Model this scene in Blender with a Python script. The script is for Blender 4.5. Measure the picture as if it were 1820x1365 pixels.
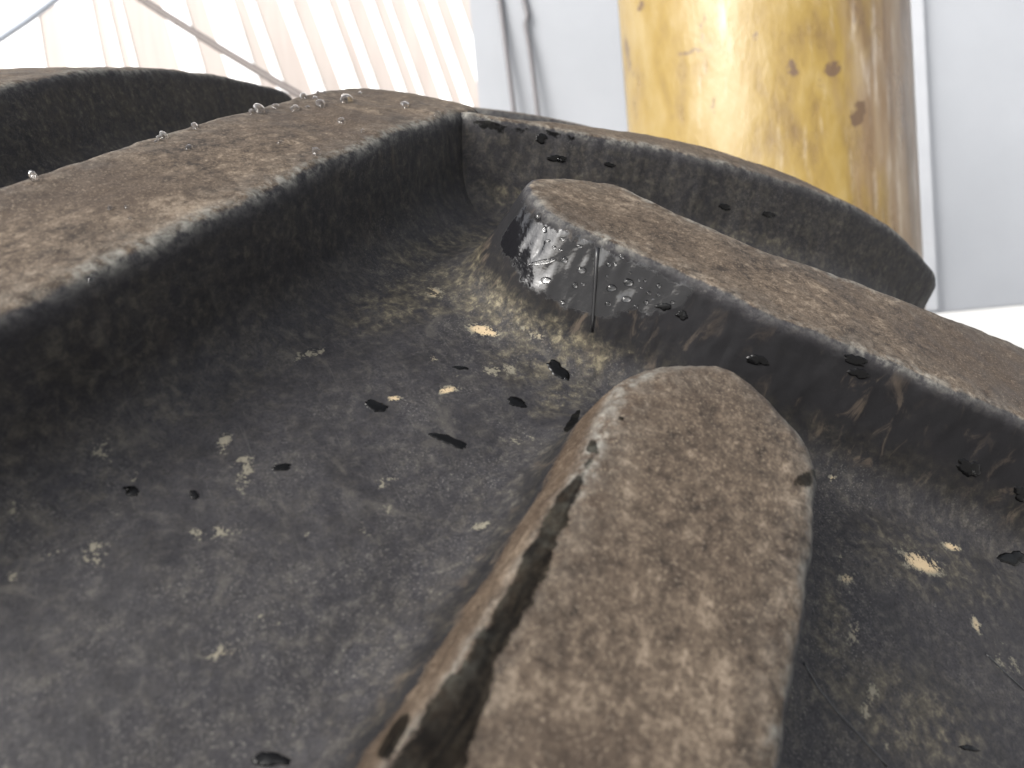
import bpy, math, random
import numpy as np
from mathutils import Vector, Matrix
from mathutils.bvhtree import BVHTree

random.seed(7)
rng = np.random.default_rng(7)
scene = bpy.context.scene
for o in list(bpy.data.objects):
    bpy.data.objects.remove(o, do_unlink=True)
COL = scene.collection

# ------------------------------------------------------------------ measures
R, RT, C4 = 0.68116, 1.94806, 3.19349        # crown radius, crown curvature, shoulder drop
A0, KAP, VN = 0.78812, 1.05103, 0.00432      # lug angle at the nose, its bend, nose offset
U0, PITCH, DEL = -0.14456, 0.22068, -0.02158
W, H, LLEN = 0.0558, 0.04027, 0.396
PSI = math.radians(32.0)                     # how far round the tyre we stand
ZC = R + H + 0.003                           # axle height

# ------------------------------------------------------------------ camera
FPX = 1372.957
yaw, pitch, roll = 0.65089, -0.54653, 0.23508
cpos = np.array([-0.17003, -0.27312, 0.12366 + R])
cy_, sy_, cp_, sp_ = math.cos(yaw), math.sin(yaw), math.cos(pitch), math.sin(pitch)
F_ = np.array([sy_ * cp_, cy_ * cp_, sp_]); R_ = np.array([cy_, -sy_, 0.0]); U_ = np.cross(R_, F_)
R2 = math.cos(roll) * R_ + math.sin(roll) * U_
U2 = -math.sin(roll) * R_ + math.cos(roll) * U_
MX = np.array([[1, 0, 0], [0, math.cos(PSI), -math.sin(PSI)], [0, math.sin(PSI), math.cos(PSI)]])
CF, CR, CU = MX @ F_, MX @ R2, MX @ U2
CP = MX @ cpos + np.array([0, 0, ZC])
cam_d = bpy.data.cameras.new('camera'); cam = bpy.data.objects.new('camera', cam_d); COL.objects.link(cam)
m = Matrix(((CR[0], CU[0], -CF[0], CP[0]), (CR[1], CU[1], -CF[1], CP[1]), (CR[2], CU[2], -CF[2], CP[2]), (0, 0, 0, 1)))
cam.matrix_world = m
cam_d.sensor_width = 36.0; cam_d.lens = FPX / 1820 * 36.0
cam_d.clip_start = 0.01; cam_d.clip_end = 3000
cam_d.dof.use_dof = True; cam_d.dof.focus_distance = 0.285; cam_d.dof.aperture_fstop = 14.0
scene.camera = cam
scene.cycles.max_bounces = 6; scene.cycles.diffuse_bounces = 3; scene.cycles.glossy_bounces = 3
scene.cycles.use_denoising = True
scene.render.resolution_x, scene.render.resolution_y = 1024, 768

# ------------------------------------------------------------------ light
SUN_AZ, SUN_EL = math.radians(-100), math.radians(34)     # azimuth measured from +Y towards +X
sd = Vector((math.sin(SUN_AZ) * math.cos(SUN_EL), math.cos(SUN_AZ) * math.cos(SUN_EL), math.sin(SUN_EL)))
world = bpy.data.worlds.new('World'); scene.world = world; world.use_nodes = True
wn = world.node_tree; bg = wn.nodes['Background']
sky = wn.nodes.new('ShaderNodeTexSky'); sky.sky_type = 'NISHITA'; sky.sun_disc = False
sky.sun_elevation = SUN_EL; sky.sun_rotation = SUN_AZ
sky.air_density = 1.0; sky.dust_density = 4.0; sky.ozone_density = 1.0
bw = wn.nodes.new('ShaderNodeRGBToBW'); ov = wn.nodes.new('ShaderNodeMix'); ov.data_type = 'RGBA'    # overcast: nearly grey sky
ov.inputs[0].default_value = 0.82
wn.links.new(sky.outputs[0], bw.inputs[0]); wn.links.new(sky.outputs[0], ov.inputs[6]); wn.links.new(bw.outputs[0], ov.inputs[7])
wn.links.new(ov.outputs[2], bg.inputs[0]); bg.inputs[1].default_value = 0.15
sun_d = bpy.data.lights.new('sun', 'SUN'); sun_d.energy = 1.05; sun_d.angle = math.radians(25); sun_d.color = (1.0, 0.96, 0.9)
sun = bpy.data.objects.new('sun', sun_d); COL.objects.link(sun)
sun.rotation_euler = sd.to_track_quat('Z', 'Y').to_euler()
vs = scene.view_settings
vs.view_transform = 'Standard'; vs.look = 'None'; vs.gamma = 1.0; vs.use_curve_mapping = False
vs.exposure = 1.6

# ------------------------------------------------------------------ helpers
def px_of(p):
    """photo position (1820 wide) of world points"""
    d = p - CP; z = np.maximum(d @ CF, 1e-3)
    return np.stack([910 + FPX * (d @ CR) / z, 682.5 - FPX * (d @ CU) / z], -1)
def ray(px, py):
    d = CF + CR * (px - 910) / FPX - CU * (py - 682.5) / FPX
    return d / np.linalg.norm(d)
def at(px, py, depth):
    return Vector(CP + (CF + CR * (px - 910) / FPX - CU * (py - 682.5) / FPX) * depth)
def tag(o, label=None, cat=None, group=None, kind=None):
    if label: o['label'] = label
    if cat: o['category'] = cat
    if group: o['group'] = group
    if kind: o['kind'] = kind
    return o
def link(name, me, mat, parent=None):
    o = bpy.data.objects.new(name, me); COL.objects.link(o)
    if mat and not me.materials: me.materials.append(mat)
    if parent: o.parent = parent
    return o
def empty(name, loc):
    o = bpy.data.objects.new(name, None); COL.objects.link(o); o.location = loc; o.empty_display_size = 0.1
    return o
def np_mesh(name, verts, quads, attrs=None, smooth=True):
    me = bpy.data.meshes.new(name)
    n, k = len(verts), len(quads)
    me.vertices.add(n); me.vertices.foreach_set('co', verts.astype(np.float32).ravel())
    w = quads.shape[1]
    me.loops.add(k * w); me.loops.foreach_set('vertex_index', quads.astype(np.int32).ravel())
    me.polygons.add(k)
    me.polygons.foreach_set('loop_start', np.arange(0, k * w, w, dtype=np.int32))
    me.polygons.foreach_set('loop_total', np.full(k, w, dtype=np.int32))
    me.polygons.foreach_set('use_smooth', np.full(k, smooth, dtype=bool))
    for nm, a in (attrs or {}).items():
        if a.ndim == 1:
            me.attributes.new(nm, 'FLOAT', 'POINT').data.foreach_set('value', a.astype(np.float32))
        else:
            me.attributes.new(nm, 'FLOAT_VECTOR', 'POINT').data.foreach_set('vector', a.astype(np.float32).ravel())
    me.update(); me.validate()
    return me
def py_mesh(name, v, f, smooth=False):
    me = bpy.data.meshes.new(name); me.from_pydata([tuple(a) for a in v], [], f); me.update()
    for p in me.polygons: p.use_smooth = smooth
    return me
def tube(name, pts, rad, mat, parent=None, seg=10, rads=None):
    pts = [Vector(p) for p in pts]; v = []; f = []
    for i, p in enumerate(pts):
        t = (pts[min(i + 1, len(pts) - 1)] - pts[max(i - 1, 0)]).normalized()
        a = t.cross(Vector((0.31, 0.17, 0.93))).normalized(); b = t.cross(a)
        rr = rads[i] if rads else rad
        for k in range(seg):
            an = 2 * math.pi * k / seg
            v.append(p + (a * math.cos(an) + b * math.sin(an)) * rr)
    for i in range(len(pts) - 1):
        for k in range(seg):
            f.append((i * seg + k, i * seg + (k + 1) % seg, (i + 1) * seg + (k + 1) % seg, (i + 1) * seg + k))
    f.append(tuple(range(seg))[::-1]); f.append(tuple((len(pts) - 1) * seg + k for k in range(seg)))
    return link(name, py_mesh(name, v, f, True), mat, parent)
def box_mesh(name, ax, ay, az, bev=0.0):
    """box centred on origin, half sizes, bevelled"""
    import bmesh
    bm = bmesh.new(); bmesh.ops.create_cube(bm, size=2.0)
    bmesh.ops.scale(bm, vec=(ax, ay, az), verts=bm.verts)
    if bev: bmesh.ops.bevel(bm, geom=bm.edges[:], offset=bev, segments=2, affect='EDGES')
    me = bpy.data.meshes.new(name); bm.to_mesh(me); bm.free()
    return me
def sstep(a, b, x):
    t = np.clip((x - a) / (b - a), 0, 1); return t * t * (3 - 2 * t)
def vnoise(p, seed=0):
    i = np.floor(p).astype(np.int64); f = p - i; f = f * f * (3 - 2 * f)
    def hsh(dx, dy, dz):
        h = ((i[:, 0] + dx) * 374761393 + (i[:, 1] + dy) * 668265263 + (i[:, 2] + dz) * 2147483647 + seed * 1274126177) & 0xffffffff
        h = ((h ^ (h >> 13)) * 1274126177) & 0xffffffff
        h = ((h ^ (h >> 16)) * 2246822519) & 0xffffffff
        return ((h ^ (h >> 15)) & 0xffff) / 65535.0
    x, y, z = f[:, 0], f[:, 1], f[:, 2]
    l = lambda a, b, t: a + (b - a) * t
    return l(l(l(hsh(0,0,0), hsh(1,0,0), x), l(hsh(0,1,0), hsh(1,1,0), x), y),
             l(l(hsh(0,0,1), hsh(1,0,1), x), l(hsh(0,1,1), hsh(1,1,1), x), y), z)
def fbm(p, octv=4, seed=0):
    a, s, t = 0.5, 0, 0
    for k in range(octv):
        s = s + a * vnoise(p * (2.03 ** k), seed + k); t += a; a *= 0.55
    return s / t

# ------------------------------------------------------------------ node helpers
class NT:
    def __init__(self, name):
        self.mat = bpy.data.materials.new(name); self.mat.use_nodes = True
        self.t = self.mat.node_tree; self.b = self.t.nodes['Principled BSDF']
    def n(self, kind, **kw):
        nd = self.t.nodes.new(kind)
        for k, v in kw.items(): setattr(nd, k, v)
        return nd
    def put(self, sock, val):
        if isinstance(val, bpy.types.NodeSocket): self.t.links.new(val, sock)
        elif isinstance(val, (tuple, list)) and len(val) == 3 and sock.type == 'RGBA': sock.default_value = (*val, 1)
        else: sock.default_value = val
    def attr(self, name, vec=False):
        a = self.n('ShaderNodeAttribute', attribute_name=name); return a.outputs['Vector' if vec else 'Fac']
    def math(self, op, a, b=0.0, clamp=False):
        x = self.n('ShaderNodeMath', operation=op, use_clamp=clamp); self.put(x.inputs[0], a); self.put(x.inputs[1], b); return x.outputs[0]
    def noise(self, vec, scale, detail=4, rough=0.55, dist=0.0):
        x = self.n('ShaderNodeTexNoise'); self.put(x.inputs['Vector'], vec); x.inputs['Scale'].default_value = scale
        x.inputs['Detail'].default_value = detail; x.inputs['Roughness'].default_value = rough; x.inputs['Distortion'].default_value = dist
        return x.outputs['Fac']
    def mapr(self, v, a, b, c=0.0, d=1.0, smooth=True):
        x = self.n('ShaderNodeMapRange', clamp=True); x.interpolation_type = 'SMOOTHSTEP' if smooth else 'LINEAR'
        for i, q in enumerate((v, a, b, c, d)): self.put(x.inputs[i], q)
        return x.outputs[0]
    def mix(self, f, a, b, mode='MIX'):
        x = self.n('ShaderNodeMix', data_type='RGBA', blend_type=mode); self.put(x.inputs[0], f); self.put(x.inputs[6], a); self.put(x.inputs[7], b); return x.outputs[2]
    def scale(self, vec, s):
        x = self.n('ShaderNodeVectorMath', operation='MULTIPLY'); self.put(x.inputs[0], vec); x.inputs[1].default_value = s; return x.outputs[0]
    def ramp(self, f, stops):
        x = self.n('ShaderNodeValToRGB'); e = x.color_ramp.elements
        while len(e) < len(stops): e.new(0.5)
        for q, (p, c) in zip(e, stops): q.position = p; q.color = (*c, 1)
        self.put(x.inputs[0], f); return x.outputs[0]
    def bump(self, h, strength, dist, nrm=None):
        x = self.n('ShaderNodeBump'); self.put(x.inputs['Strength'], strength); x.inputs['Distance'].default_value = dist
        self.put(x.inputs['Height'], h)
        if nrm: self.put(x.inputs['Normal'], nrm)
        return x.outputs[0]
    def out(self, **kw):
        for k, v in kw.items(): self.put(self.b.inputs[k.replace('_', ' ')], v)
        return self.mat
    def obj(self): return self.n('ShaderNodeTexCoord').outputs['Object']

def rubber():
    t = NT('tyre_rubber'); oc = t.obj(); sw = t.attr('along', True)
    top, scuff, wet, dust_lift, fleck, wall, gloss = (t.attr(k) for k in ('top', 'scuff', 'wet', 'dust_lift', 'fleck', 'wall', 'gloss'))
    nb = t.noise(oc, 13, 5, 0.55)
    nm = t.noise(oc, 55, 9, 0.64, 0.4)
    nf = t.noise(oc, 330, 6, 0.68, 0.3)
    nx = t.noise(oc, 1300, 4, 0.65)
    st = t.noise(t.scale(sw, (70, 330, 150)), 1.0, 9, 0.70, 0.8)
    sm = t.noise(t.scale(sw, (150, 150, 22)), 1.0, 7, 0.65, 0.7)
    sub, mul, add = (lambda a, b: t.math('SUBTRACT', a, b)), (lambda a, b: t.math('MULTIPLY', a, b)), (lambda a, b: t.math('ADD', a, b))
    # bare rubber of groove and walls
    f0 = add(mul(nm, 0.55), mul(nf, 0.45))
    c = t.ramp(f0, [(0.34, (0.0122, 0.0117, 0.0134)), (0.50, (0.0215, 0.0205, 0.0232)), (0.68, (0.038, 0.0365, 0.038))])
    c = t.mix(mul(t.mapr(nf, 0.53, 0.68), t.mapr(nb, 0.38, 0.62, 0.03, 0.28)), c, (0.070, 0.068, 0.064))
    c = t.mix(1.0, c, t.ramp(nx, [(0.30, (0.45, 0.45, 0.45)), (0.5, (0.95, 0.95, 0.95)), (0.70, (1.0, 1.0, 1.0))]), 'MULTIPLY')
    c = t.mix(mul(t.mapr(nx, 0.57, 0.68), t.mapr(add(mul(nm, 0.5), mul(nb, 0.5)), 0.46, 0.60, 0.04, 0.55)), c, (0.14, 0.134, 0.116))
    for (sx_, sy_, k_) in ((45, 900, 0.16), (650, 60, 0.12)):
        ln = t.noise(t.scale(sw, (sx_, sy_, 200)), 1.0, 4, 0.55, 1.1)
        c = t.mix(mul(t.mapr(ln, 0.66, 0.70), k_), c, (0.10, 0.097, 0.088))
        c = t.mix(mul(t.mapr(ln, 0.33, 0.29), 0.6), c, (0.007, 0.007, 0.008))
    c = t.mix(mul(t.mapr(t.noise(oc, 75, 6, 0.6, 1.2), 0.57, 0.70), 0.42), c, (0.064, 0.059, 0.052))
    # smears running down the walls
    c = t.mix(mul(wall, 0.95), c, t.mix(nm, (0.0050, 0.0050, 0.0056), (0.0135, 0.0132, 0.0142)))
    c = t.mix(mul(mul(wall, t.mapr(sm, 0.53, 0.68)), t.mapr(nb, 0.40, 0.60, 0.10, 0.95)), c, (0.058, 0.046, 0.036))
    # olive tone: dust lying in corners, and brightening painted on shaded lug walls
    dn = mul(dust_lift, t.mapr(add(mul(t.noise(oc, 130, 7, 0.7), 0.6), mul(nf, 0.4)), 0.38, 0.62))
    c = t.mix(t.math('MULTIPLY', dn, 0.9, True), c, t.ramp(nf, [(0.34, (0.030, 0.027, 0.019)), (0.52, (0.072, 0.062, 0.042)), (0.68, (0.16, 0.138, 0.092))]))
    # pale flecks
    fn = add(mul(fleck, 0.72), mul(sub(add(mul(t.noise(oc, 170, 6, 0.75), 0.45), add(mul(nf, 0.30), mul(nx, 0.25))), 0.5), 4.2))
    c = t.mix(mul(t.mapr(fn, 0.46, 0.66), t.mapr(fleck, 0.05, 0.25)), c, t.ramp(fleck, [(0.2, (0.075, 0.072, 0.06)), (0.7, (0.13, 0.118, 0.09)), (0.95, (0.34, 0.265, 0.165))]))
    # worn brown running surface
    v = add(add(mul(st, 0.22), mul(nm, 0.36)), mul(nf, 0.42))
    bc = t.ramp(v, [(0.41, (0.022, 0.0158, 0.0112)), (0.47, (0.051, 0.0372, 0.0262)), (0.535, (0.081, 0.0605, 0.0430)), (0.60, (0.158, 0.124, 0.091))])
    bc = t.mix(t.mapr(nb, 0.45, 0.62, 0, 0.68), bc, (0.043, 0.030, 0.021))
    bc = t.mix(1.0, bc, t.ramp(nx, [(0.30, (0.45, 0.43, 0.41)), (0.5, (1.0, 1.0, 1.0))]), 'MULTIPLY')
    bc = t.mix(mul(t.mapr(nx, 0.56, 0.68), 0.5), bc, (0.22, 0.18, 0.135))
    bc = t.mix(mul(t.mapr(nx, 0.40, 0.32), 0.4), bc, (0.030, 0.023, 0.018))
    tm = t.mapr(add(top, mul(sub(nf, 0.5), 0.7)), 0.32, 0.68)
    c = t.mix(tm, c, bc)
    # grey scuffed arris
    sc = mul(scuff, t.mapr(add(mul(t.noise(oc, 170, 7, 0.7), 0.6), mul(nf, 0.4)), 0.40, 0.58))
    c = t.mix(mul(sc, 0.8), c, t.ramp(nf, [(0.35, (0.07, 0.068, 0.061)), (0.65, (0.185, 0.178, 0.158))]))
    # wet rubber
    wm = t.mapr(add(wet, mul(sub(add(mul(t.noise(oc, 110, 6, 0.65), 0.6), mul(nf, 0.4)), 0.5), 2.2)), 0.42, 0.62)
    dk = t.mix(1.0, c, t.ramp(st, [(0.38, (0.05, 0.05, 0.05)), (0.62, (0.22, 0.225, 0.21))]), 'MULTIPLY')
    c = t.mix(wm, c, t.mix(gloss, dk, (0.0065, 0.0065, 0.0075)))
    ro = t.mapr(nm, 0.3, 0.7, 0.60, 0.82)
    wr = t.mapr(gloss, 0, 1, 0.65, 0.12, False)
    x = t.n('ShaderNodeMix'); t.put(x.inputs[0], wm); t.put(x.inputs[2], ro); t.put(x.inputs[3], wr); ro = x.outputs[0]
    hgt = add(add(mul(nm, 0.45), mul(nf, 0.40)), add(mul(nx, 0.12), mul(st, 0.15)))
    film = mul(t.noise(oc, 160, 3, 0.5), 1.0)
    x = t.n('ShaderNodeMix'); t.put(x.inputs[0], mul(wm, gloss)); t.put(x.inputs[2], hgt); t.put(x.inputs[3], film); hgt = x.outputs[0]
    nrm = t.bump(hgt, t.mapr(mul(wm, gloss), 0, 1, 0.42, 0.35, False), 0.0010)
    return t.out(Base_Color=c, Roughness=ro, Normal=nrm, Specular_IOR_Level=add(t.mapr(mul(wm, gloss), 0, 1, 0.0, 0.42, False), t.mapr(t.math('MAXIMUM', wall, wm), 0, 1, 0.26, 0.08, False)))
M_RUB = rubber()

def water():
    t = NT('clear_water')
    return t.out(Base_Color=(1.0, 1.0, 1.0), Roughness=0.0, IOR=1.33, Transmission_Weight=1.0)
M_WATER = water()
def wetspot():
    t = NT('water_on_black_rubber'); n = t.noise(t.obj(), 300, 3)
    return t.out(Base_Color=(0.0028, 0.0028, 0.003), Roughness=0.2, IOR=1.33, Specular_IOR_Level=0.3, Normal=t.bump(n, 0.25, 0.0006))
M_SPOT = wetspot()

# ------------------------------------------------------------------ setting: ground
def ground_mat():
    t = NT('concrete_ground'); o = t.obj(); n = t.noise(o, 0.7, 8, 0.6)
    c = t.ramp(n, [(0.3, (0.38, 0.37, 0.355)), (0.7, (0.47, 0.46, 0.445))])
    return t.out(Base_Color=c, Roughness=0.85, Normal=t.bump(t.noise(o, 40, 5), 0.3, 0.01))
g = link('ground', py_mesh('ground', [(-1500, -1500, 0), (1500, -1500, 0), (1500, 1500, 0), (-1500, 1500, 0)], [(0, 1, 2, 3)]), ground_mat())
tag(g, kind='structure')

# ------------------------------------------------------------------ the tyre
tyre = empty('tractor_tyre', (0, 0, 0))
tag(tyre, 'big black rubber tractor tyre with brown worn chevron lugs and damp grooves', 'tyre')

def prof(v):
    """x, radius, slope of the tread base at lateral coordinate v"""
    return v, R - v * v / (2 * RT) - C4 * v ** 4, -v / RT - 4 * C4 * v ** 3
def surf(u, v, h):
    """tyre point in axle frame"""
    x, r, sl = prof(v); q = np.sqrt(1 + sl * sl)
    x = x - h * sl / q; r = r + h / q; th = u / R - PSI
    return np.stack([x, r * np.sin(th), r * np.cos(th)], -1)
def relief(u, v):
    p = np.stack([u * 1.0, v * 1.0, np.zeros_like(u)], -1)
    return (fbm(p * 45, 3, 3) - 0.5) * 0.0016 + (fbm(p * 240, 3, 9) - 0.5) * 0.0005

# stains: ellipses given where they sit in the photo (centre x, y, half axes, tilt in degrees, strength)
DUST = [(770, 520, 170, 42, -18, .8), (885, 455, 80, 50, -40, .9), (900, 560, 120, 38, 28, 1.0), (1010, 610, 100, 34, 30, 1.0), (905, 330, 50, 45, 0, .7),
        (960, 640, 90, 40, 0, .7), (780, 440, 120, 26, -15, .6), (1000, 700, 60, 30, -30, .7), (1000, 300, 130, 26, 10, .5), (1110, 600, 60, 40, 10, .6),
        (1600, 1270, 150, 80, 20, .6), (1480, 1130, 30, 110, 0, .55), (320, 470, 70, 26, -30, .6), (1650, 1000, 160, 60, 20, .45), (1000, 520, 60, 40, 40, .6), (1300, 400, 200, 24, 22, .5)]
FLECK = [(860, 588, 36, 13, 15, .98), (795, 693, 24, 8, -10, .98), (700, 708, 18, 8, 0, .95), (808, 664, 12, 6, 0, .9), (768, 636, 14, 10, 0, .8), (770, 520, 24, 12, 20, .85),
         (905, 655, 16, 10, 20, .7), (1640, 1000, 48, 20, 22, .98), (1692, 972, 22, 8, 22, .95), (1505, 1028, 18, 12, 0, .85), (1497, 993, 10, 8, 0, .8), (1735, 1110, 9, 22, -20, .85),
         (400, 1160, 46, 17, -10, .74), (400, 786, 13, 24, 15, .72), (432, 835, 26, 44, 20, .70), (291, 1032, 11, 10, 0, .78), (380, 945, 60, 17, -8, .7), (168, 985, 34, 30, -40, .66),
         (90, 985, 28, 8, -20, .68), (20, 1026, 18, 10, 0, .7), (182, 800, 26, 36, 0, .6), (556, 628, 48, 11, -14, .7), (640, 935, 26, 9, 40, .7), (690, 860, 30, 18, 0, .66), (680, 905, 20, 12, 0, .62),
         (1545, 1250, 16, 40, 10, .74), (1520, 1120, 14, 30, 10, .74), (1480, 850, 10, 8, 0, .85), (865, 935, 40, 10, -10, .66), (920, 780, 34, 12, 0, .62), (875, 660, 26, 14, 0, .7), (1575, 1330, 12, 14, 0, .7),
         (545, 955, 8, 12, 0, .75), (30, 900, 22, 30, 0, .6), (130, 740, 60, 20, 20, .6), (305, 1290, 12, 12, 0, .7), (240, 850, 10, 12, 0, .7), (480, 1100, 30, 14, 0, .6), (1790, 1180, 20, 40, -30, .6), (950, 590, 40, 16, 30, .75)]
def ellipses(pp, lst, soft):
    out = np.zeros(len(pp))
    for (x, y, a, b, an, st) in lst:
        c, s = math.cos(math.radians(an)), math.sin(math.radians(an)); dx, dy = pp[:, 0] - x, pp[:, 1] - y
        q = np.sqrt(((dx * c + dy * s) / a) ** 2 + ((-dx * s + dy * c) / b) ** 2)
        out = np.maximum(out, st * (1 - sstep(1 - soft, 1 + soft, q)))
    return out
def poly_mask(pp, poly):
    """signed distance in photo pixels, positive inside"""
    poly = np.array(poly, float); a = poly; b = np.roll(poly, -1, 0); ins = np.zeros(len(pp), bool); dm = np.full(len(pp), 1e9)
    for (x1, y1), (x2, y2) in zip(a, b):
        cr = ((y1 > pp[:, 1]) != (y2 > pp[:, 1])) & (pp[:, 0] < (x2 - x1) * (pp[:, 1] - y1) / (y2 - y1 + 1e-12) + x1); ins ^= cr
        ex, ey = x2 - x1, y2 - y1; t = np.clip(((pp[:, 0] - x1) * ex + (pp[:, 1] - y1) * ey) / (ex * ex + ey * ey + 1e-9), 0, 1)
        dm = np.minimum(dm, np.hypot(pp[:, 0] - x1 - t * ex, pp[:, 1] - y1 - t * ey))
    return np.where(ins, dm, -dm)

BVH_V, BVH_F, BVH_OFF = [], [], [0]
def register(verts, quads):
    BVH_V.append(verts + np.array([0, 0, ZC])); BVH_F.append(quads + BVH_OFF[0]); BVH_OFF[0] += len(verts)

# --- casing (tread base, shoulders, sidewalls)
def casing():
    du = 0.0012
    ud = np.arange(-0.42, 0.24, du); circ = 2 * math.pi * R
    uc = np.linspace(0.24, circ - 0.42, 260)[:-1]
    us = np.concatenate([ud, uc])
    vd = np.arange(-0.29, 0.30, 0.0012)
    ve = np.linspace(0.30, 0.42, 24)
    vsx = np.concatenate([-ve[::-1], vd[1:], ve])
    nv, nu = len(vsx), len(us)
    UU, VV = np.meshgrid(us, vsx, indexing='ij'); UU, VV = UU.ravel(), VV.ravel()
    h = relief(UU, VV)
    co = surf(UU, VV, h).reshape(nu, nv, 3)
    # sidewalls: extra columns
    def side(sg):
        x0, r0, sl = prof(0.42)
        p = [np.array([x0, r0]), np.array([x0 + 0.055, r0 - 0.075]), np.array([0.50, 0.30]), np.array([0.36, 0.245])]
        cols = []
        for t in np.linspace(0, 1, 22)[1:]:
            q = (1 - t) ** 3 * p[0] + 3 * (1 - t) ** 2 * t * p[1] + 3 * (1 - t) * t * t * p[2] + t ** 3 * p[3]
            cols.append(q)
        # bead and inside
        cols += [np.array([0.33, 0.24]), np.array([0.32, 0.26]), np.array([0.42, 0.34]), np.array([0.40, 0.46])]
        th = us / R - PSI
        return np.stack([np.stack([np.full(nu, sg * q[0]), q[1] * np.sin(th), q[1] * np.cos(th)], -1) for q in cols], 1)
    sr, sl_ = side(1), side(-1)
    co = np.concatenate([sl_[:, ::-1], co, sr], 1); ns = sr.shape[1]; n2 = co.shape[1]
    idx = np.arange(nu * n2).reshape(nu, n2); nx = np.roll(idx, -1, 0)
    quads = np.stack([idx[:, :-1], idx[:, 1:], nx[:, 1:], nx[:, :-1]], -1).reshape(-1, 4)[:, ::-1]
    V = co.reshape(-1, 3)
    uu = np.broadcast_to(us[:, None], (nu, n2)).ravel(); vv = np.concatenate([np.full(ns, -.45), vsx, np.full(ns, .45)])
    vv = np.broadcast_to(vv[None, :], (nu, n2)).ravel()
    P3 = V + np.array([0, 0, ZC]); pp = px_of(P3)
    front = ((P3 - CP) @ CF > 0.05) & (uu < 0.2) & (uu > -0.42)
    z = np.zeros(len(V))
    dust_lift = np.where(front, ellipses(pp, DUST, 0.65), 0)
    fleck = np.where(front, ellipses(pp, FLECK, 0.7), 0)
    dust_lift = np.maximum(dust_lift, 0.10)
    at_ = dict(top=z, scuff=z, wet=z, dust_lift=dust_lift, fleck=fleck, along=np.stack([uu, vv, z], -1), wall=z, gloss=z)
    me = np_mesh('casing', V, quads, at_)
    # keep dense visible part for ray tests
    sel = (uu[quads].max(1) < 0.22) & (uu[quads].min(1) > -0.4) & (np.abs(vv[quads]).max(1) < 0.42)
    q = quads[sel]; ids, inv = np.unique(q, return_inverse=True)
    register(V[ids], inv.reshape(-1, 4))
    o = link('casing', me, M_RUB, tyre); o.location = (0, 0, ZC)
casing()

# --- lugs
def centre(s, da):
    f = np.linspace(-0.12, 0.6, 2881); a = A0 + da + KAP * np.maximum(f, 0); d = f[1] - f[0]
    cu = -np.concatenate([[0], np.cumsum((np.cos(a[1:]) + np.cos(a[:-1])) / 2 * d)]); cv = np.concatenate([[0], np.cumsum((np.sin(a[1:]) + np.sin(a[:-1])) / 2 * d)])
    i0 = np.argmin(np.abs(f)); cu -= cu[i0]; cv -= cv[i0]
    return np.interp(s, f, cu), np.interp(s, f, cv), A0 + da + KAP * np.maximum(s, 0)
def chaikin(p, it=2):
    p = np.array(p, float)
    for _ in range(it):
        q = np.roll(p, -1, 0); p = np.stack([0.78 * p + 0.22 * q, 0.22 * p + 0.78 * q], 1).reshape(-1, 2)
    return p
def poly_sdf(x, y, poly):
    a = poly; b = np.roll(poly, -1, 0); ins = np.zeros(len(x), bool); dm = np.full(len(x), 1e9)
    for (x1, y1), (x2, y2) in zip(a, b):
        ins ^= ((y1 > y) != (y2 > y)) & (x < (x2 - x1) * (y - y1) / (y2 - y1 + 1e-15) + x1)
        ex, ey = x2 - x1, y2 - y1; t = np.clip(((x - x1) * ex + (y - y1) * ey) / (ex * ex + ey * ey + 1e-12), 0, 1)
        dm = np.minimum(dm, (x - x1 - t * ex) ** 2 + (y - y1 - t * ey) ** 2)
    dm = np.sqrt(dm); return np.where(ins, -dm, dm)
def profile(ra, rf, beta):
    """height over plan distance from the arris: top, rounded arris, drafted wall, root fillet"""
    tb = math.tan(beta); tl = math.tan((math.pi / 2 - beta) / 2); pts = [(-0.2, H)]
    wdir = np.array([math.sin(beta), -math.cos(beta)])
    a = np.array([-ra * tl, H]); b = np.array([0, H]) + wdir * ra * tl
    for t in np.linspace(0, 1, 9):
        pts.append(tuple((1 - t) ** 2 * a + 2 * (1 - t) * t * np.array([0, H]) + t * t * b))
    foot = np.array([H * tb, 0.0]); c = foot - wdir * rf * tl; d = foot + np.array([rf * tl, 0])
    for t in np.linspace(0, 1, 15):
        pts.append(tuple((1 - t) ** 2 * c + 2 * (1 - t) * t * foot + t * t * d))
    pts.append((0.5, 0)); return np.array(pts), d[0]

WET_L2 = [(925, 372), (962, 398), (1062, 432), (1130, 468), (1235, 512), (1215, 548), (1150, 556), (1060, 562), (1000, 545), (930, 500), (915, 470)]
WET_NOSE = [(934, 345), (950, 385), (975, 405), (945, 470), (915, 468), (886, 440), (905, 395)]
BAND_LOW = [(1056, 796), (1025, 845), (975, 905), (945, 960), (925, 1000), (885, 1075), (845, 1140), (800, 1205), (760, 1250), (720, 1320), (690, 1365), (610, 1490), (520, 1680)]

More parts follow.
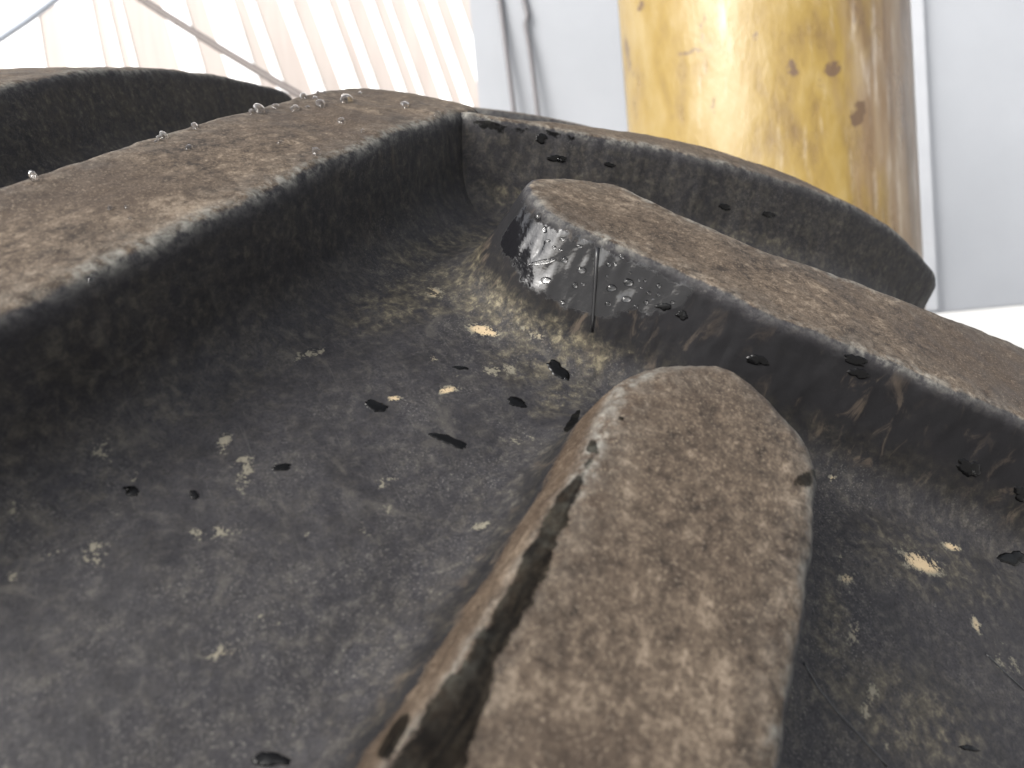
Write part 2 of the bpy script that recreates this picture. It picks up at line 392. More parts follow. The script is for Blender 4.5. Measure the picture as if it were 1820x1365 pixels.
def make_lug(name, k, side, outline, ra, rf, beta, du=0.0, da=0.0, dv=0.0, fine=True, wets=None, seed=0, dirty_far=0.0, wmin=-0.078, gloss=0.0, wallk=0.8, shade_lift=0.0):
    g0 = 0.0009 if fine else 0.004
    s = np.concatenate([np.arange(-0.07, 0.06, g0), np.arange(0.06, LLEN + 0.07, g0 * 1.8)])
    w = np.arange(wmin, 0.094, g0 * 0.9)
    ns, nw = len(s), len(w)
    S, Wd = np.meshgrid(s, w, indexing='ij'); S, Wd = S.ravel(), Wd.ravel()
    poly = chaikin(outline, 2)
    d = poly_sdf(S, Wd, poly)
    p3 = np.stack([S, Wd, np.full_like(S, seed * 3.7)], -1)
    if fine:
        d = d + (fbm(p3 * 70, 3, 11 + seed) - 0.5) * 0.0026 + (fbm(p3 * 420, 2, 5 + seed) - 0.5) * 0.0008
    pr, dend = profile(ra, rf, beta)
    h = np.interp(d, pr[:, 0], pr[:, 1])
    cu, cv, a = centre(S, da)
    uk = U0 + k * PITCH + (PITCH * .5 + DEL if side > 0 else 0) + du
    u = uk + cu + Wd * np.sin(a); v = side * (VN + dv + cv + Wd * np.cos(a))
    v = np.clip(v, -0.47, 0.47)
    rel = relief(u, v) if fine else 0
    topm = sstep(0.62, 0.97, h / H)
    wear = (fbm(p3 * 28, 3, 31 + seed) - 0.5) * 0.0014 * topm if fine else 0
    sink = sstep(dend - 0.004, dend + 0.001, d) * 0.0007
    V = surf(u, v, h + rel + wear - sink)
    keep = d < dend + 0.002
    idx = np.arange(ns * nw).reshape(ns, nw)
    quads = np.stack([idx[:-1, :-1], idx[:-1, 1:], idx[1:, 1:], idx[1:, :-1]], -1).reshape(-1, 4)
    quads = quads[keep[quads].all(1)]
    if side < 0: quads = quads[:, ::-1]
    ids, inv = np.unique(quads, return_inverse=True); quads = inv.reshape(-1, 4)
    V, d, h, S, Wd, u, v = V[ids], d[ids], h[ids], S[ids], Wd[ids], u[ids], v[ids]
    P3 = V + np.array([0, 0, ZC]); pp = px_of(P3)
    top = 1 - sstep(-0.0040, 0.0016, d)
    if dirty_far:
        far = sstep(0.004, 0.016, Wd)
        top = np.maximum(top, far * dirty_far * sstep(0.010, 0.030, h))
    scuff = np.exp(-((d + 0.0018) / 0.0026) ** 2) * (1 - sstep(-0.0004, 0.0016, d)); scuff = scuff * (0.35 + 0.9 * sstep(0.35, 0.65, fbm(p3[ids] * 36, 3, 77 + seed))); scuff = np.maximum(scuff, 0.25 * np.exp(-(d / 0.010) ** 2) * (d < 0)); wall = sstep(0.0, 0.002, d) * sstep(0.001, 0.014, h) * wallk  # dark wall tone is eased on shaded lugs to brighten them
    dust_lift = np.where(h < 0.012, ellipses(pp, DUST, 0.65), 0)
    dust_lift = np.maximum(dust_lift, 0.16 * (1 - sstep(0.010, 0.022, h)))
    dust_lift = np.maximum(dust_lift, shade_lift * (d > 0.0015))  # paints shaded lug walls paler to make up for low light
    fleck = np.where(h < 0.006, ellipses(pp, FLECK, 0.7), 0)
    wet = np.zeros(len(V))
    if wets: wet = wets(pp, S, Wd, d, h, P3)
    along = np.stack([S, Wd, h], -1)
    me = np_mesh(name, V, quads, dict(top=top, scuff=scuff, wet=wet, dust_lift=dust_lift, fleck=fleck, along=along, wall=wall, gloss=wet * 0 + gloss))
    if fine: register(V, quads)
    o = link(name, me, M_RUB, tyre); o.location = (0, 0, ZC)
    return o

hw = W / 2
def tail(lo=-hw, hi=hw): return [(LLEN - .012, lo), (LLEN, lo + .012), (LLEN, hi - .012), (LLEN - .012, hi)]
O1 = [(-.016, 0.0), (-.015, -.026), (-.009, -.0350), (.030, -.0300), (.083, -.0268), (.1365, -.0268), (.177, -.0280), (.206, -.0275), (.2285, -.0273)] + tail() + [(.195, .0245), (.133, .0245), (.056, .0270), (.010, .0275), (-.008, .022)]
O2 = [(-.0205, .008), (-.019, -.0065), (-.0055, -.0209), (.0195, -.0241), (.045, -.0274), (.0655, -.0308), (.092, -.0289), (.12, -.0276), (.157, -.0284)] + tail(-hw, hw + .003) + [(.1905, .033), (.137, .0252), (.096, .0219), (.0695, .019), (.032, .0219), (.0135, .0312), (.0065, .0322), (-.007, .0239)]
O3 = [(-.0055, -.004), (-.0035, -.0105), (.000, -.0160), (.0045, -.0210), (.010, -.0258), (.017, -.0286), (.026, -.0294), (.064, -.0284), (.096, -.0274)] + tail(-hw, hw + .008) + [(.22, .0365), (.16, .0358), (.1265, .0342), (.110, .0332), (.095, .0320), (.075, .0306), (.049, .0292), (.036, .0284), (.024, .0270), (.014, .0238), (.0065, .0180), (.0005, .0110), (-.0040, .0040)]
def edge5(s): return -hw + .0624 * s + .0447 * s * s - .2962 * s ** 3
def edge4(s): return -hw + .0408 * s - .4233 * s * s - 1.7705 * s ** 3
O5 = [(.070, -.017), (.072, edge5(.07) + .002)] + [(s, edge5(s)) for s in (.078, .1, .14, .18, .22, .26, .30, .34, .365)] + [(.388, edge5(.38) + .003), (.406, edge5(.38) + .010), (.417, edge5(.38) + .021), (.421, hw - .014), (.408, hw - .002)] + [(.2, hw), (.17, .018), (.14, .007), (.10, -.011), (.08, -.015)]
O4 = [(-.012, 0.0), (-.003, -.020)] + [(s, edge4(s)) for s in (.02, .06, .1, .14, .18, .22, .26)] + [(.30, -.084)] + tail(-.084, hw) + [(.2, hw), (.01, hw)]
OG = [(-.012, 0.0), (-.003, -.020), (.012, -hw)] + tail() + [(.012, hw), (-.003, .020)]

def wets2(pp, S, Wd, d, h, P3):
    near = (d > 0.0005) & (Wd < 0.012)
    q = poly_mask(pp, WET_L2)
    q2 = poly_mask(pp, WET_NOSE)
    return np.where(near, np.maximum(np.clip(0.5 + q / 44, 0, 1), np.clip(0.42 + q2 / 30, 0, 0.75)), 0)
def wets3(pp, S, Wd, d, h, P3):
    # running wet band below the arris on the uphill wall
    lo = BAND_LOW
    q = poly_mask(pp, lo + [(600, 1620), (720, 1490), (830, 1365), (868, 1230), (900, 1150), (945, 1075), (980, 990), (1006, 925), (1033, 860), (1060, 800)])
    r = ellipses(pp, [(1018, 748, 24, 7, -58, 1.0), (1050, 793, 14, 6, -50, .9), (700, 1310, 50, 14, -58, 1.0), (1440, 848, 40, 15, -25, .62), (1104, 745, 6, 5, 0, .7)], 0.3)
    return np.maximum(np.where(Wd > 0.004, np.clip(0.52 + q / 36, 0, 1), 0), r)
def wets5(pp, S, Wd, d, h, P3):
    return np.where(d > 0, ellipses(pp, [(900, 222, 75, 16, 6, .62), (1010, 240, 60, 14, 12, .5)], .6), 0)

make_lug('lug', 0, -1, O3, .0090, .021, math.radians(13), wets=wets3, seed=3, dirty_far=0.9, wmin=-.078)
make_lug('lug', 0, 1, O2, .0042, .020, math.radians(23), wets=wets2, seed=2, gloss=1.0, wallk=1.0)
make_lug('lug', 1, -1, O1, .0060, .024, math.radians(15), seed=1, wallk=0.45, shade_lift=0.18)
make_lug('lug', 1, 1, O5, .0055, .021, math.radians(15), du=-.0716, da=.2934, dv=-.0518, wets=wets5, seed=5, wallk=0.2, shade_lift=0.25)
make_lug('lug', 2, -1, O4, .0060, .021, math.radians(14), du=.0144, da=-.0336, seed=4, wmin=-.135, wallk=0.0, shade_lift=0.30)
# the rest of the ring, out of the photo's sight: lighter copies sharing one mesh per side
for side, used in ((-1, (0, 1, 2)), (1, (0, 1))):
    n = 19; step = 2 * math.pi / n; first = None
    for k in range(n):
        kk = k if k <= 9 else k - n
        if kk in used: continue
        if first is None:
            first = make_lug('lug', kk, side, OG, .006, .021, math.radians(15), fine=False); k0 = kk
        else:
            o = first.copy(); COL.objects.link(o); o.parent = tyre
            o.rotation_euler.x = -((kk - k0) * PITCH / R) * (2 * math.pi * R / (n * PITCH))

allv = np.concatenate(BVH_V); allf = np.concatenate(BVH_F)
BVH = BVHTree.FromPolygons(allv.tolist(), allf.tolist(), all_triangles=False)
def hit(px, py):
    loc, nrm, i, dist = BVH.ray_cast(Vector(CP), Vector(ray(px, py)))
    if loc is None: return None, None, None
    if nrm.dot(Vector(CP) - loc) < 0: nrm = -nrm
    return loc, nrm, dist
def soft_hit(px, py, r=3):
    n = Vector((0, 0, 0)); l0, _, d0 = hit(px, py)
    if l0 is None: return None, None, None
    for ax, ay in ((0, 0), (r, 0), (-r, 0), (0, r), (0, -r)):
        l, q, dd = hit(px + ax, py + ay)
        if l is not None and abs(dd - d0) < 0.02: n += q
    return l0, n.normalized(), d0

# moulding seam down the wet wall
pts = []
for i in range(9):
    t = i / 8; l, n, dd = soft_hit(1062 - 10 * t, 440 + 150 * t)
    if l is not None: pts.append(l + n * 0.0001)
M_SEAM = NT('seam_rubber').out(Base_Color=(0.008, 0.008, 0.009), Roughness=0.3)
tube('moulding_seam', pts, 0.0006, M_SEAM, tyre, 8, [0.0008 - 0.0004 * i / len(pts) for i in range(len(pts))])

# fine moulding lines left on the groove floor
for line in ([(1428, 1178), (1452, 1220), (1490, 1268), (1530, 1310), (1585, 1372)], [(1752, 1162), (1785, 1195), (1830, 1236)]):
    pts = []
    for (x1, y1), (x2, y2) in zip(line[:-1], line[1:]):
        for i in range(6):
            l, n, dd = hit(x1 + (x2 - x1) * i / 6, y1 + (y2 - y1) * i / 6)
            if l is not None: pts.append(l + n * 0.00005)
    if len(pts) > 3: tube('moulding_line', pts, 0.00032, M_SEAM, tyre, 6)

# ------------------------------------------------------------------ water
def drop(name, px, py, a, b, ang, mat, hk, label, cat, group=None, seed=0, rough=0.12, lift=-0.00012):
    """a drop lying on the rubber: half axes in photo pixels, tilt on the surface, height as share of the width"""
    l, n, dd = soft_hit(px, py)
    if l is None: return None
    view = (Vector(CP) - l).normalized()
    c, s = math.cos(math.radians(ang)), math.sin(math.radians(ang))
    # image axis -> surface axis through a second hit
    def step(dx, dy):
        d1 = Vector(ray(px + dx, py + dy)); den = d1.dot(n)
        if abs(den) < 0.12: den = -0.12
        t = (l - Vector(CP)).dot(n) / den; t = min(max(t, dd * 0.8), dd * 1.3)
        return Vector(CP) + d1 * t - l
    A = step(c * a, s * a); B = step(-s * b, c * b)
    A -= n * A.dot(n); B -= n * B.dot(n)
    rg = random.Random(seed); ph = [rg.uniform(0, 6.28) for _ in range(4)]
    v, f = [], []; rings = 6; seg = 28
    hgt = hk * min(A.length, B.length)
    for i in range(rings):
        rho = 1 - i / rings; z = math.sqrt(max(0, 1 - rho ** 2.2))
        for k in range(seg):
            t = 2 * math.pi * k / seg
            m_ = 1 + rough * (0.5 * math.sin(2 * t + ph[0]) + 0.55 * math.sin(3 * t + ph[1]) + 0.35 * math.sin(5 * t + ph[2]))
            p = A * (math.cos(t) * rho * m_) + B * (math.sin(t) * rho * m_) + n * (z * hgt + lift)
            v.append(p)
    v.append(n * (hgt + lift))
    for i in range(rings - 1):
        for k in range(seg): f.append((i * seg + k, i * seg + (k + 1) % seg, (i + 1) * seg + (k + 1) % seg, (i + 1) * seg + k))
    top_i = len(v) - 1
    for k in range(seg): f.append(((rings - 1) * seg + k, (rings - 1) * seg + (k + 1) % seg, top_i))
    base = [p - n * 0.0009 for p in v[:seg]]; o0 = len(v); v += base
    for k in range(seg): f.append((k, o0 + k, o0 + (k + 1) % seg, (k + 1) % seg))
    f.append(tuple(o0 + k for k in range(seg))[::-1])
    me = py_mesh(name, v, f, True)
    if (A.cross(B)).dot(n) < 0: me.flip_normals()
    o = link(name, me, mat); o.location = l
    tag(o, label, cat, group); return o

SPOTS = [(668, 722, 25, 9, 12, 'dark wet splash on groove floor just left of the pale fleck pair'),
         (798, 783, 35, 9, 18, 'longest dark wet streak on groove floor, left of the rounded lug nose'),
         (918, 715, 19, 9, 10, 'wet spot with grey sheen on groove floor beside the rounded lug nose'),
         (992, 658, 24, 13, 40, 'plump dark water blob just above left of the rounded lug nose'),
         (818, 654, 15, 3.5, 5, 'thin dark wet sliver on groove floor above the pale flecks'),
         (500, 831, 20, 6.5, -3, 'small ragged dark wet spot in the middle of the wide groove'),
         (234, 873, 16, 9, 10, 'glossy dark drop below the pink speck on the left groove floor'),
         (345, 880, 9, 9, 60, 'tiny star shaped wet spot on the left groove floor'),
         (480, 1350, 32, 16, 0, 'faint dark wet patch at the bottom edge of the groove floor'),
         (1346, 640, 22, 10, 15, 'dark wet spot low on the wall right of the rounded lug nose'),
         (1520, 640, 24, 10, 20, 'dark wet blotch under the arris of the long right lug'),
         (1527, 664, 20, 10, 20, 'lower dark wet blotch under the arris of the long right lug'),
         (1722, 832, 24, 16, 35, 'dark water drop with white glint on the right groove floor'),
         (1800, 992, 24, 15, 0, 'large dark wet spot at the right edge of the photo'),
         (1814, 878, 14, 14, 40, 'dark wet spot below the long right lug at the right edge'),
         (1288, 368, 12, 6, 10, 'left one of two dark wet spots on the far right lug wall'),
         (1366, 381, 12, 6, 10, 'right one of two dark wet spots on the far right lug wall'),
         (990, 282, 20, 7, 10, 'dark wet spot with a bead on the far lug wall behind the nose'),
         (1083, 293, 10, 5, 10, 'small dark wet spot on the far lug wall right of the bead'),
         (962, 246, 12, 9, 0, 'dark wet blotch high on the far right lug wall'),
         (1212, 560, 12, 9, 0, 'dark wet spot at the right end of the wet lug wall'),
         (1180, 545, 14, 8, 0, 'dark wet smear beside the beads on the wet lug wall'),
         (1722, 1330, 20, 5, 10, 'thin dark wet streak in the bottom right corner groove')]
def draped_spot(px, py, a, b, ang, label, seed):
    """thin ragged film of water draped over the rubber where it lies"""
    l0, n0, d0 = soft_hit(px, py)
    if l0 is None: return
    rg = random.Random(seed); ph = [(k, rg.uniform(0, 6.28), rg.uniform(0.5, 1.0)) for k in (2, 3, 4, 5, 7, 9, 12, 15)]
    c, s_ = math.cos(math.radians(ang)), math.sin(math.radians(ang)); seg, rings = 56, 6; v, f = [], []
    hmax = min(0.00055, 0.00003 * b + 0.0001)
    for i in range(rings + 1):
        rho = 1 - i / rings
        for k in range(seg if i < rings else 1):
            t = 2 * math.pi * k / seg
            m_ = 1 + sum(0.26 / kk ** 0.75 * am * math.sin(kk * t + p) for kk, p, am in ph)
            x, y = math.cos(t) * a * rho * m_, math.sin(t) * b * rho * m_
            l, n, dd = hit(px + c * x - s_ * y, py + s_ * x + c * y)
            if l is None or abs(dd - d0) > 0.03: l, n = l0, n0
            z = hmax * math.sqrt(max(0, 1 - rho ** 2)) if i else -0.0004
            v.append(l + n0 * (z + (0.00012 if i else 0)) - l0)
    for i in range(rings - 1):
        for k in range(seg): f.append((i * seg + k, i * seg + (k + 1) % seg, (i + 1) * seg + (k + 1) % seg, (i + 1) * seg + k))
    tp = rings * seg
    for k in range(seg): f.append(((rings - 1) * seg + k, (rings - 1) * seg + (k + 1) % seg, tp))
    me = py_mesh('wet_spot', v, f, True)
    if me.polygons[-1].normal.dot(n0) < 0: me.flip_normals()
    o = link('wet_spot', me, M_SPOT); o.location = l0; tag(o, label, 'wet spot')
for i, (x, y, a, b, an, lb) in enumerate(SPOTS):
    draped_spot(x, y, a, b, an, lb, i)

GLINT = [(1006, 672, 4), (984, 650, 3), (684, 729, 3), (675, 728, 2.5), (830, 793, 3), (243, 881, 3), (1728, 838, 6), (994, 284, 5), (886, 1192, 4.5), (895, 1184, 3.5)]
for i, (x, y, r) in enumerate(GLINT):
    drop('water_bead', x, y, r, r, 0, M_WATER, 0.8, 'tiny clear water bead sitting on a dark wet spot', 'water drop', 'beads on the dark wet spots', seed=50 + i, rough=0.05)

WALLL = {(1086, 512): 'fat water bead just right of the moulding seam on the wet wall', (1117, 502): 'upper fat water bead in the middle of the wet wall right of the seam',
         (1113, 532): 'lower fat water bead in the middle of the wet wall right of the seam', (1033, 480): 'fattest water bead on the bright wet patch left of the seam',
         (970, 498): 'water ring at the lower left of the bright wet patch', (956, 385): 'tall water bead high on the lug nose left of the wet patch',
         (968, 408): 'tall water bead beside the top corner of the bright wet patch', (1105, 456): 'highest water bead right of the seam, under the lug arris',
         (1195, 537): 'rightmost flat water bead at the end of the wet wall'}
BEADS = [(1000, 425, 5, 4), (1008, 410, 4, 3), (985, 440, 4, 4), (1030, 438, 6, 4), (1003, 462, 7, 6), (1033, 480, 9, 6), (1022, 507, 6, 5), (1036, 505, 4, 3), (999, 537, 5, 4), (970, 498, 9, 7), (975, 428, 4, 3), (996, 444, 4, 3),
         (956, 385, 6, 9), (968, 408, 5, 7), (1082, 470, 5, 5), (1093, 469, 4, 4), (1105, 456, 5, 5), (1079, 491, 3, 3), (1086, 512, 10, 7), (1117, 502, 10, 7), (1113, 532, 10, 6), (1135, 498, 3, 3), (1146, 499, 3, 3),
         (1153, 521, 5, 4), (1171, 508, 5, 5), (1170, 524, 4, 4), (1148, 537, 5, 4), (1130, 545, 5, 4), (1195, 537, 5, 3), (1081, 540, 6, 4), (1120, 485, 3, 3), (1140, 512, 3, 2), (1160, 532, 3, 2)]
for i, (x, y, a, b) in enumerate(BEADS):
    left = x < 1060
    drop('water_drop', x, y, a, b, 0, M_WATER, 0.75, WALLL.get((x, y)) or
         'clear water bead on the shiny wet lug wall ' + ('left of the moulding seam' if left else 'right of the moulding seam'), 'water drop',
         'beads on the wet lug wall ' + ('left' if left else 'right') + ' of the seam', seed=100 + i, rough=0.08)
drop('water_runnel', 962, 466, 24, 5, -12, M_WATER, 0.6, 'long glassy water runnel at the foot of the shiny wet wall', 'water drop', seed=3, rough=0.1)

TOPL = {(60, 301): 'leftmost clear drop standing on the far rim of the upper left lug', (346, 213): 'clear drop alone on the far rim, middle of the upper left lug',
        (290, 233): 'bead of the tight pair on the far rim of the upper left lug, right one', (282, 237): 'bead of the tight pair on the far rim of the upper left lug, left one',
        (336, 263): 'clear drop below the far rim, near the middle of the upper left lug', (615, 177): 'biggest clear drop near the crest of the upper left lug',
        (607, 216): 'clear drop below the crest drops of the upper left lug', (720, 188): 'clear drop nearest the nose on the crest of the upper left lug',
        (562, 271): 'clear drop close to the front arris of the upper left lug', (460, 197): 'wide clear drop at the left of the drop cluster on upper left lug',
        (570, 187): 'wide clear drop in the middle of the drop cluster on upper left lug', (778, 204): 'faint smeared drop at the nose of the upper left lug'}
TOPD = [(60, 301, 10, 6), (290, 233, 9, 5), (282, 237, 6, 4), (346, 213, 7, 5), (336, 263, 7, 5), (278, 252, 4, 3), (460, 197, 12, 5), (447, 193, 5, 4), (490, 190, 7, 4), (525, 194, 9, 5), (547, 191, 4, 3), (570, 187, 10, 5),
        (540, 172, 7, 4), (560, 175, 5, 4), (615, 177, 12, 6), (607, 216, 8, 5), (720, 188, 9, 4), (562, 271, 10, 6), (498, 254, 6, 3), (196, 370, 6, 4), (225, 368, 5, 3), (232, 388, 5, 3), (640, 166, 4, 3), (565, 163, 4, 3), (577, 162, 4, 3), (645, 233, 5, 3), (778, 204, 7, 3)]
for i, (x, y, a, b) in enumerate(TOPD):
    y0 = y
    for _ in range(8):        # far rim: step down onto the lug itself
        d1, d2 = hit(x, y)[2], hit(x, y + 16)[2]
        if d1 is None or (d2 is not None and d1 > d2 + 0.035): y += 3
        else: break
    lb = TOPL.get((x, y0), 'small clear water drop in the loose cluster on the brown upper left lug' if x > 420 else 'tiny clear water drop near the left end of the brown upper left lug')
    drop('water_drop', x, y, a, b, 8, M_WATER, 0.8, lb, 'water drop', 'drops on the brown top of the upper left lug', seed=200 + i, rough=0.15)
drop('water_drop', 163, 500, 7, 14, 5, M_WATER, 0.6, 'drop hanging under the arris of the upper left lug', 'water drop', seed=301, rough=0.1)

# ------------------------------------------------------------------ background: post, trailer, fence, wire
def post_mat():
    t = NT('worn_yellow_paint'); o = t.obj(); sx = t.n('ShaderNodeSeparateXYZ'); t.put(sx.inputs[0], t.attr('along', True))
    st = t.noise(t.scale(o, (9, 9, 2.2)), 1.0, 8, 0.65, 0.5); n2 = t.noise(t.scale(o, (18, 18, 8)), 1.0, 8, 0.62, 0.0); n3 = t.noise(t.scale(o, (40, 40, 5)), 1, 5, 0.6)
    yel = t.ramp(n2, [(0.3, (0.110, 0.066, 0.020)), (0.5, (0.190, 0.126, 0.026)), (0.75, (0.25, 0.19, 0.085))])
    brn = t.ramp(n3, [(0.3, (0.065, 0.038, 0.018)), (0.5, (0.140, 0.088, 0.043)), (0.72, (0.21, 0.155, 0.092))])
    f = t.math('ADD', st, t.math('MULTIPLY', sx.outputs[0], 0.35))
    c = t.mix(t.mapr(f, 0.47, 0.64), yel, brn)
    c = t.mix(t.math('MULTIPLY', t.mapr(t.noise(t.scale(o, (14, 14, 7)), 1, 4, 0.6), 0.64, 0.70), 0.8), c, (0.06, 0.035, 0.02))
    c = t.mix(t.math('MULTIPLY', t.mapr(t.noise(t.scale(o, (30, 30, 4)), 1, 6, 0.7), 0.56, 0.72), 0.4), c, (0.50, 0.46, 0.40))
    for w in (t.attr('stain'),):
        c = t.mix(t.mapr(t.math('ADD', w, t.math('MULTIPLY', t.math('SUBTRACT', t.noise(o, 75, 6, 0.7), 0.5), 2.4)), 0.45, 0.7), c, (0.085, 0.05, 0.025))
    return t.out(Base_Color=c, Roughness=t.mapr(n2, 0.3, 0.7, 0.24, 0.42), Normal=t.bump(n2, 0.4, 0.01))
PD = 1.25
c0 = at(1352, 120, PD); prad = 243 / FPX * PD * 0.985
post = empty('yellow_post', (c0.x, c0.y, 0))
tag(post, 'thick round post with worn yellow paint and brown stains behind the tyre', 'post')
def post_mesh():
    seg, hs = 260, np.concatenate([[0.0], np.linspace(0.4, 1.2, 20), np.linspace(1.203, 1.9, 230), np.linspace(1.92, 2.3, 20)]); th = np.linspace(0, 2 * np.pi, seg, endpoint=False)
    TT, ZZ = np.meshgrid(th, hs); rr = prad * (1 + 0.004 * np.sin(3 * TT))
    V = np.stack([rr * np.cos(TT), rr * np.sin(TT), ZZ], -1).reshape(-1, 3)
    idx = np.arange(len(hs) * seg).reshape(len(hs), seg); nx = np.roll(idx, -1, 1)
    q = np.stack([idx[:-1], nx[:-1], nx[1:], idx[1:]], -1).reshape(-1, 4)
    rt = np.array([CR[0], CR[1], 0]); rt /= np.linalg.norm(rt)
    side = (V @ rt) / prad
    pp = px_of(V + np.array([c0.x, c0.y, 0]))
    front = (V @ np.array([CF[0], CF[1], 0])) < 0
    stain = np.where(front, ellipses(pp, [(1410, 122, 12, 18, 0, .8), (1480, 122, 18, 14, -30, .9), (1458, 148, 10, 10, 0, .6), (1525, 200, 14, 26, 15, .85), (1140, 12, 8, 12, 0, .6), (1340, 65, 8, 14, 0, .5), (1248, 60, 5, 40, 5, .55), (1270, 180, 6, 30, 5, .5), (1230, 92, 30, 5, -10, .5), (1440, 235, 16, 6, 0, .5)], .4), 0)
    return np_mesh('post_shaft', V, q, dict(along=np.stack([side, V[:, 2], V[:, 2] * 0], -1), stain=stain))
link('shaft', post_mesh(), post_mat(), post)
capv = [(prad * 1.0 * math.cos(2 * math.pi * k / 48), prad * 1.0 * math.sin(2 * math.pi * k / 48), 2.3) for k in range(48)] + [(0, 0, 2.36)]
link('cap', py_mesh('cap', capv, [(k, (k + 1) % 48, 48) for k in range(48)], True), M_SEAM, post)

def pale(name, c1, c2, rough=0.5, sc=6.0):
    t = NT(name); o = t.obj(); n = t.noise(o, sc, 7, 0.6)
    c = t.ramp(n, [(0.3, c1), (0.7, c2)])
    c = t.mix(t.math('MULTIPLY', t.mapr(t.noise(o, 45, 4), 0.66, 0.74), 0.35), c, (0.28, 0.27, 0.27))
    return t.out(Base_Color=c, Roughness=rough, Normal=t.bump(t.noise(o, 25, 4), 0.12, 0.004))
M_PANEL = pale('grey_white_panel', (0.245, 0.256, 0.275), (0.262, 0.273, 0.293))
M_RIB = pale('white_trim', (0.31, 0.32, 0.34), (0.34, 0.35, 0.37))
M_CABLE = NT('grey_cable').out(Base_Color=(0.10, 0.095, 0.10), Roughness=0.6)
WD = 2.3
RH = Vector((CR[0], CR[1], 0)).normalized(); FH = Vector((CF[0], CF[1], 0)).normalized()
tr_l, tr_r = at(862, 300, WD), at(2500, 300, WD)
z_bot = at(1760, 548, WD).z
org = at(1760, 548, WD)
trailer = empty('panelled_trailer', (org.x, org.y, 0)); tag(trailer, 'grey white panelled trailer body with vertical trim standing behind the yellow post', 'trailer')
rotz = math.atan2(RH.y, RH.x)
def on_wall(x0, x1, z0, z1, y0, y1, name, mat, bev=0.004):
    """box on the trailer side: x along the side from org, y depth away from us"""
    me = box_mesh(name, (x1 - x0) / 2, (y1 - y0) / 2, (z1 - z0) / 2, bev)
    o = link(name, me, mat, trailer); o.rotation_euler.z = rotz
    p = RH * ((x0 + x1) / 2) + FH * ((y0 + y1) / 2); o.location = (p.x, p.y, (z0 + z1) / 2); return o
def wx(px): return (at(px, 300, WD) - org).dot(RH)
zt = z_bot + 2.2
on_wall(wx(866), wx(1124), z_bot, zt, 0.0, 1.6, 'side_panel', M_PANEL)
on_wall(wx(1125.5), wx(1616), z_bot, zt, 0.0, 1.6, 'side_panel', M_PANEL)
on_wall(wx(1618), wx(2500), z_bot, zt, 0.0, 1.6, 'side_panel', M_PANEL)
on_wall(wx(1606), wx(1640), z_bot + 0.003, zt, -0.028, -0.001, 'trim_strip', M_RIB, 0.01)
for px in (1100, 2450):      # running gear on which it stands
    on_wall(wx(px) , wx(px) + 0.12, 0.0, z_bot - 0.002, 0.7, 0.9, 'support_leg', M_CABLE)
for px0, px1, lb in ((888, 914, 'left one of two thin grey cables hanging before the trailer side'), (930, 956, 'right one of two thin grey cables hanging before the trailer side')):
    a_, b_ = at(px0 - 12, -100, WD - 0.08), at(px1, 205, WD - 0.08)
    pts = [a_.lerp(b_, t) for t in (0, .2, .3, .42, .47, .6, .8, 1.0)]
    if px0 > 900: pts[3] = pts[3] + RH * 0.006; pts[4] = pts[4] - RH * 0.004
    pts.append(b_ + (b_ - a_) * 2.0)
    tag(tube('hanging_cable', pts, 0.0075, M_CABLE), lb, 'cable', 'cables before the trailer side')

# sun bleached board fence on the left
fence = empty('board_fence', tuple(Vector((at(430, 600, 3.6).x, at(430, 600, 3.6).y, 0))))
tag(fence, 'bleached white board fence with pale pink gaps glaring behind the tyre', 'fence')
def board_mat(nm, a, b):
    t = NT(nm); o = t.obj(); n = t.noise(t.scale(o, (30, 30, 2)), 1, 6, 0.6)
    return t.out(Base_Color=t.ramp(n, [(0.3, a), (0.7, b)]), Roughness=0.6)
M_B1 = board_mat('bleached_board', (0.80, 0.79, 0.78), (0.86, 0.855, 0.85))
M_B2 = board_mat('pale_pink_board', (0.31, 0.268, 0.245), (0.36, 0.32, 0.295))
FD = 3.6
def board(px0, px1, lean, mat, y, name='board'):
    # a leaning plank, from the ground up
    x0 = (at(px0, 160, FD) - Vector(fence.location)).dot(RH); x1 = (at(px1, 160, FD) - Vector(fence.location)).dot(RH)
    zc = at(px0, 160, FD).z; z0, z1 = 0.0, zc + 1.2; th = 0.012
    v = []
    for z in (z0, z1):
        off = -lean * (z - zc)
        for yy in (y - th, y + th):
            for x in (x0, x1):
                p = RH * (x + off) + FH * yy; v.append((p.x, p.y, z))
    f = [(0, 1, 5, 4), (3, 2, 6, 7), (0, 4, 6, 2), (1, 3, 7, 5), (0, 2, 3, 1), (4, 5, 7, 6)]
    return link(name, py_mesh(name, v, f), mat, fence)
xs = [-160, -70, 40, 150, 232, 262, 345, 425, 500, 560, 612, 662, 706, 742, 778, 812, 850, 890, 930]
for i in range(len(xs) - 1):
    lean = 0.02 + 0.24 * min(max((xs[i] - 40) / 500, 0), 1)
    gap = (26, 22, 40, 20, 16, 74, 40, 26, 44, 30, 18, 30, 20, 28, 18, 22, 20, 20)[i]
    board(xs[i], xs[i + 1] - gap, lean, M_B1, 0.0)
    board(xs[i + 1] - gap - 1, xs[i + 1] + 1, lean, M_B2, 0.006, 'batten')

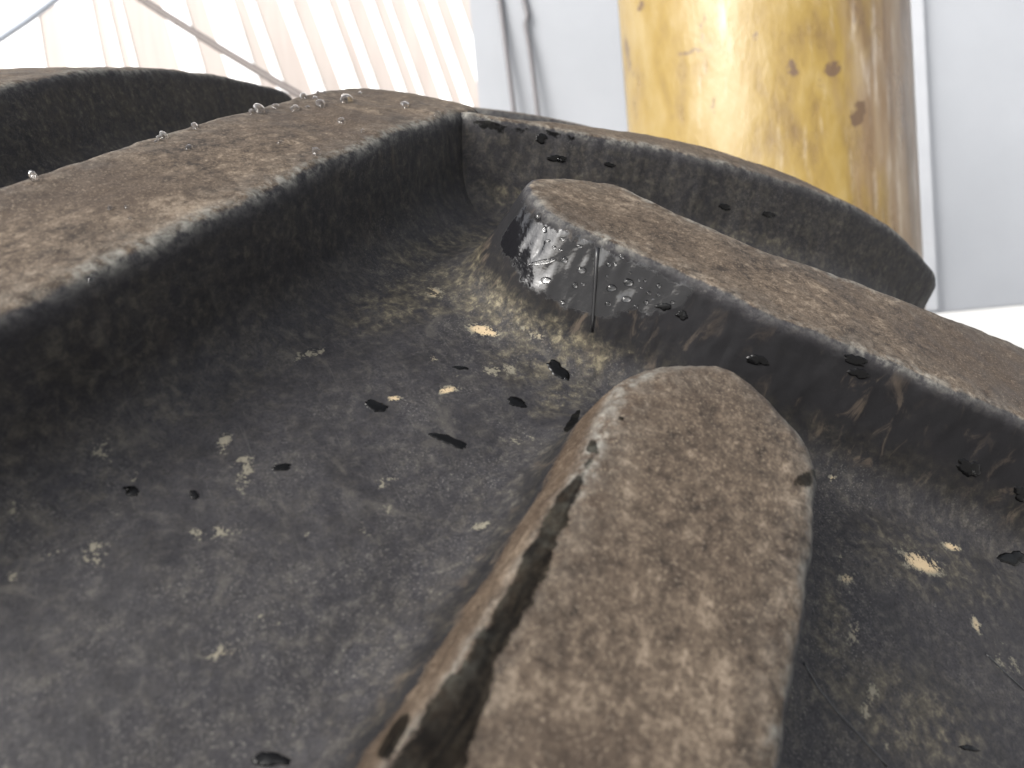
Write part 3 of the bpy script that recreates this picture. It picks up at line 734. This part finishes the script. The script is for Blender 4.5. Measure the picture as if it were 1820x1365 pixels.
pts = []
P0_, P1_, P2_ = (160, -60), (390, 78), (560, 185)
for i in range(22):
    t = i / 21; x = (1 - t) ** 2 * P0_[0] + 2 * t * (1 - t) * P1_[0] + t * t * P2_[0]; y = (1 - t) ** 2 * P0_[1] + 2 * t * (1 - t) * P1_[1] + t * t * P2_[1] + 6 * math.sin(t * 3.1)
    pts.append(at(x, y, 1.55 - 0.1 * t))
pts = [at(-500, -420, 1.6), at(-150, -230, 1.57), at(20, -140, 1.56)] + pts + [at(620, 222, 1.8), at(690, 262, 2.5), at(760, 300, 3.58)]
tag(tube('sagging_wire', pts, 0.0072, NT('brown_wire').out(Base_Color=(0.105, 0.09, 0.085), Roughness=0.7)), 'thin brown wire slanting down in front of the bleached fence', 'wire')
# white tarpaulin hung across the top left corner, with a grey hem
M_TARP = board_mat('white_tarpaulin', (0.80, 0.81, 0.83), (0.86, 0.87, 0.88))
hem = [(-140, 118), (-60, 100), (0, 68), (48, 36), (96, 0), (150, -48), (230, -130)]
tarp_e = empty('white_tarpaulin', tuple(at(0, 68, 2.6))); org_t = Vector(tarp_e.location)
tv, tf = [], []
for (x, y) in hem:
    for up in (0, 260):
        for dp in (2.6, 2.604):
            tv.append(at(x - up * 0.35, y - up, dp) - org_t)
for i in range(len(hem) - 1):
    a0, b0 = i * 4, i * 4 + 4
    tf += [(a0, b0, b0 + 2, a0 + 2), (a0 + 1, a0 + 3, b0 + 3, b0 + 1), (a0, a0 + 1, b0 + 1, b0), (a0 + 2, b0 + 2, b0 + 3, a0 + 3)]
tf += [(0, 2, 3, 1), (len(tv) - 4, len(tv) - 3, len(tv) - 1, len(tv) - 2)]
link('sheet', py_mesh('sheet', tv, tf), M_TARP, tarp_e)
tube('hem', [at(x, y, 2.59) - org_t for (x, y) in hem], 0.012, NT('blue_grey_hem').out(Base_Color=(0.34, 0.37, 0.42), Roughness=0.6), tarp_e, 10)
tag(tarp_e, 'white tarpaulin with a bluish grey hem in the top left corner', 'tarpaulin')
sp = at(14, 90, 2.4); o = link('grey_stake', box_mesh('grey_stake', 0.045, 0.03, 0.86, 0.006), M_PANEL); o.location = (sp.x, sp.y, 0.86); o.rotation_euler.z = rotz
tag(o, 'pale grey stake standing at the left edge under the white tarpaulin', 'stake')
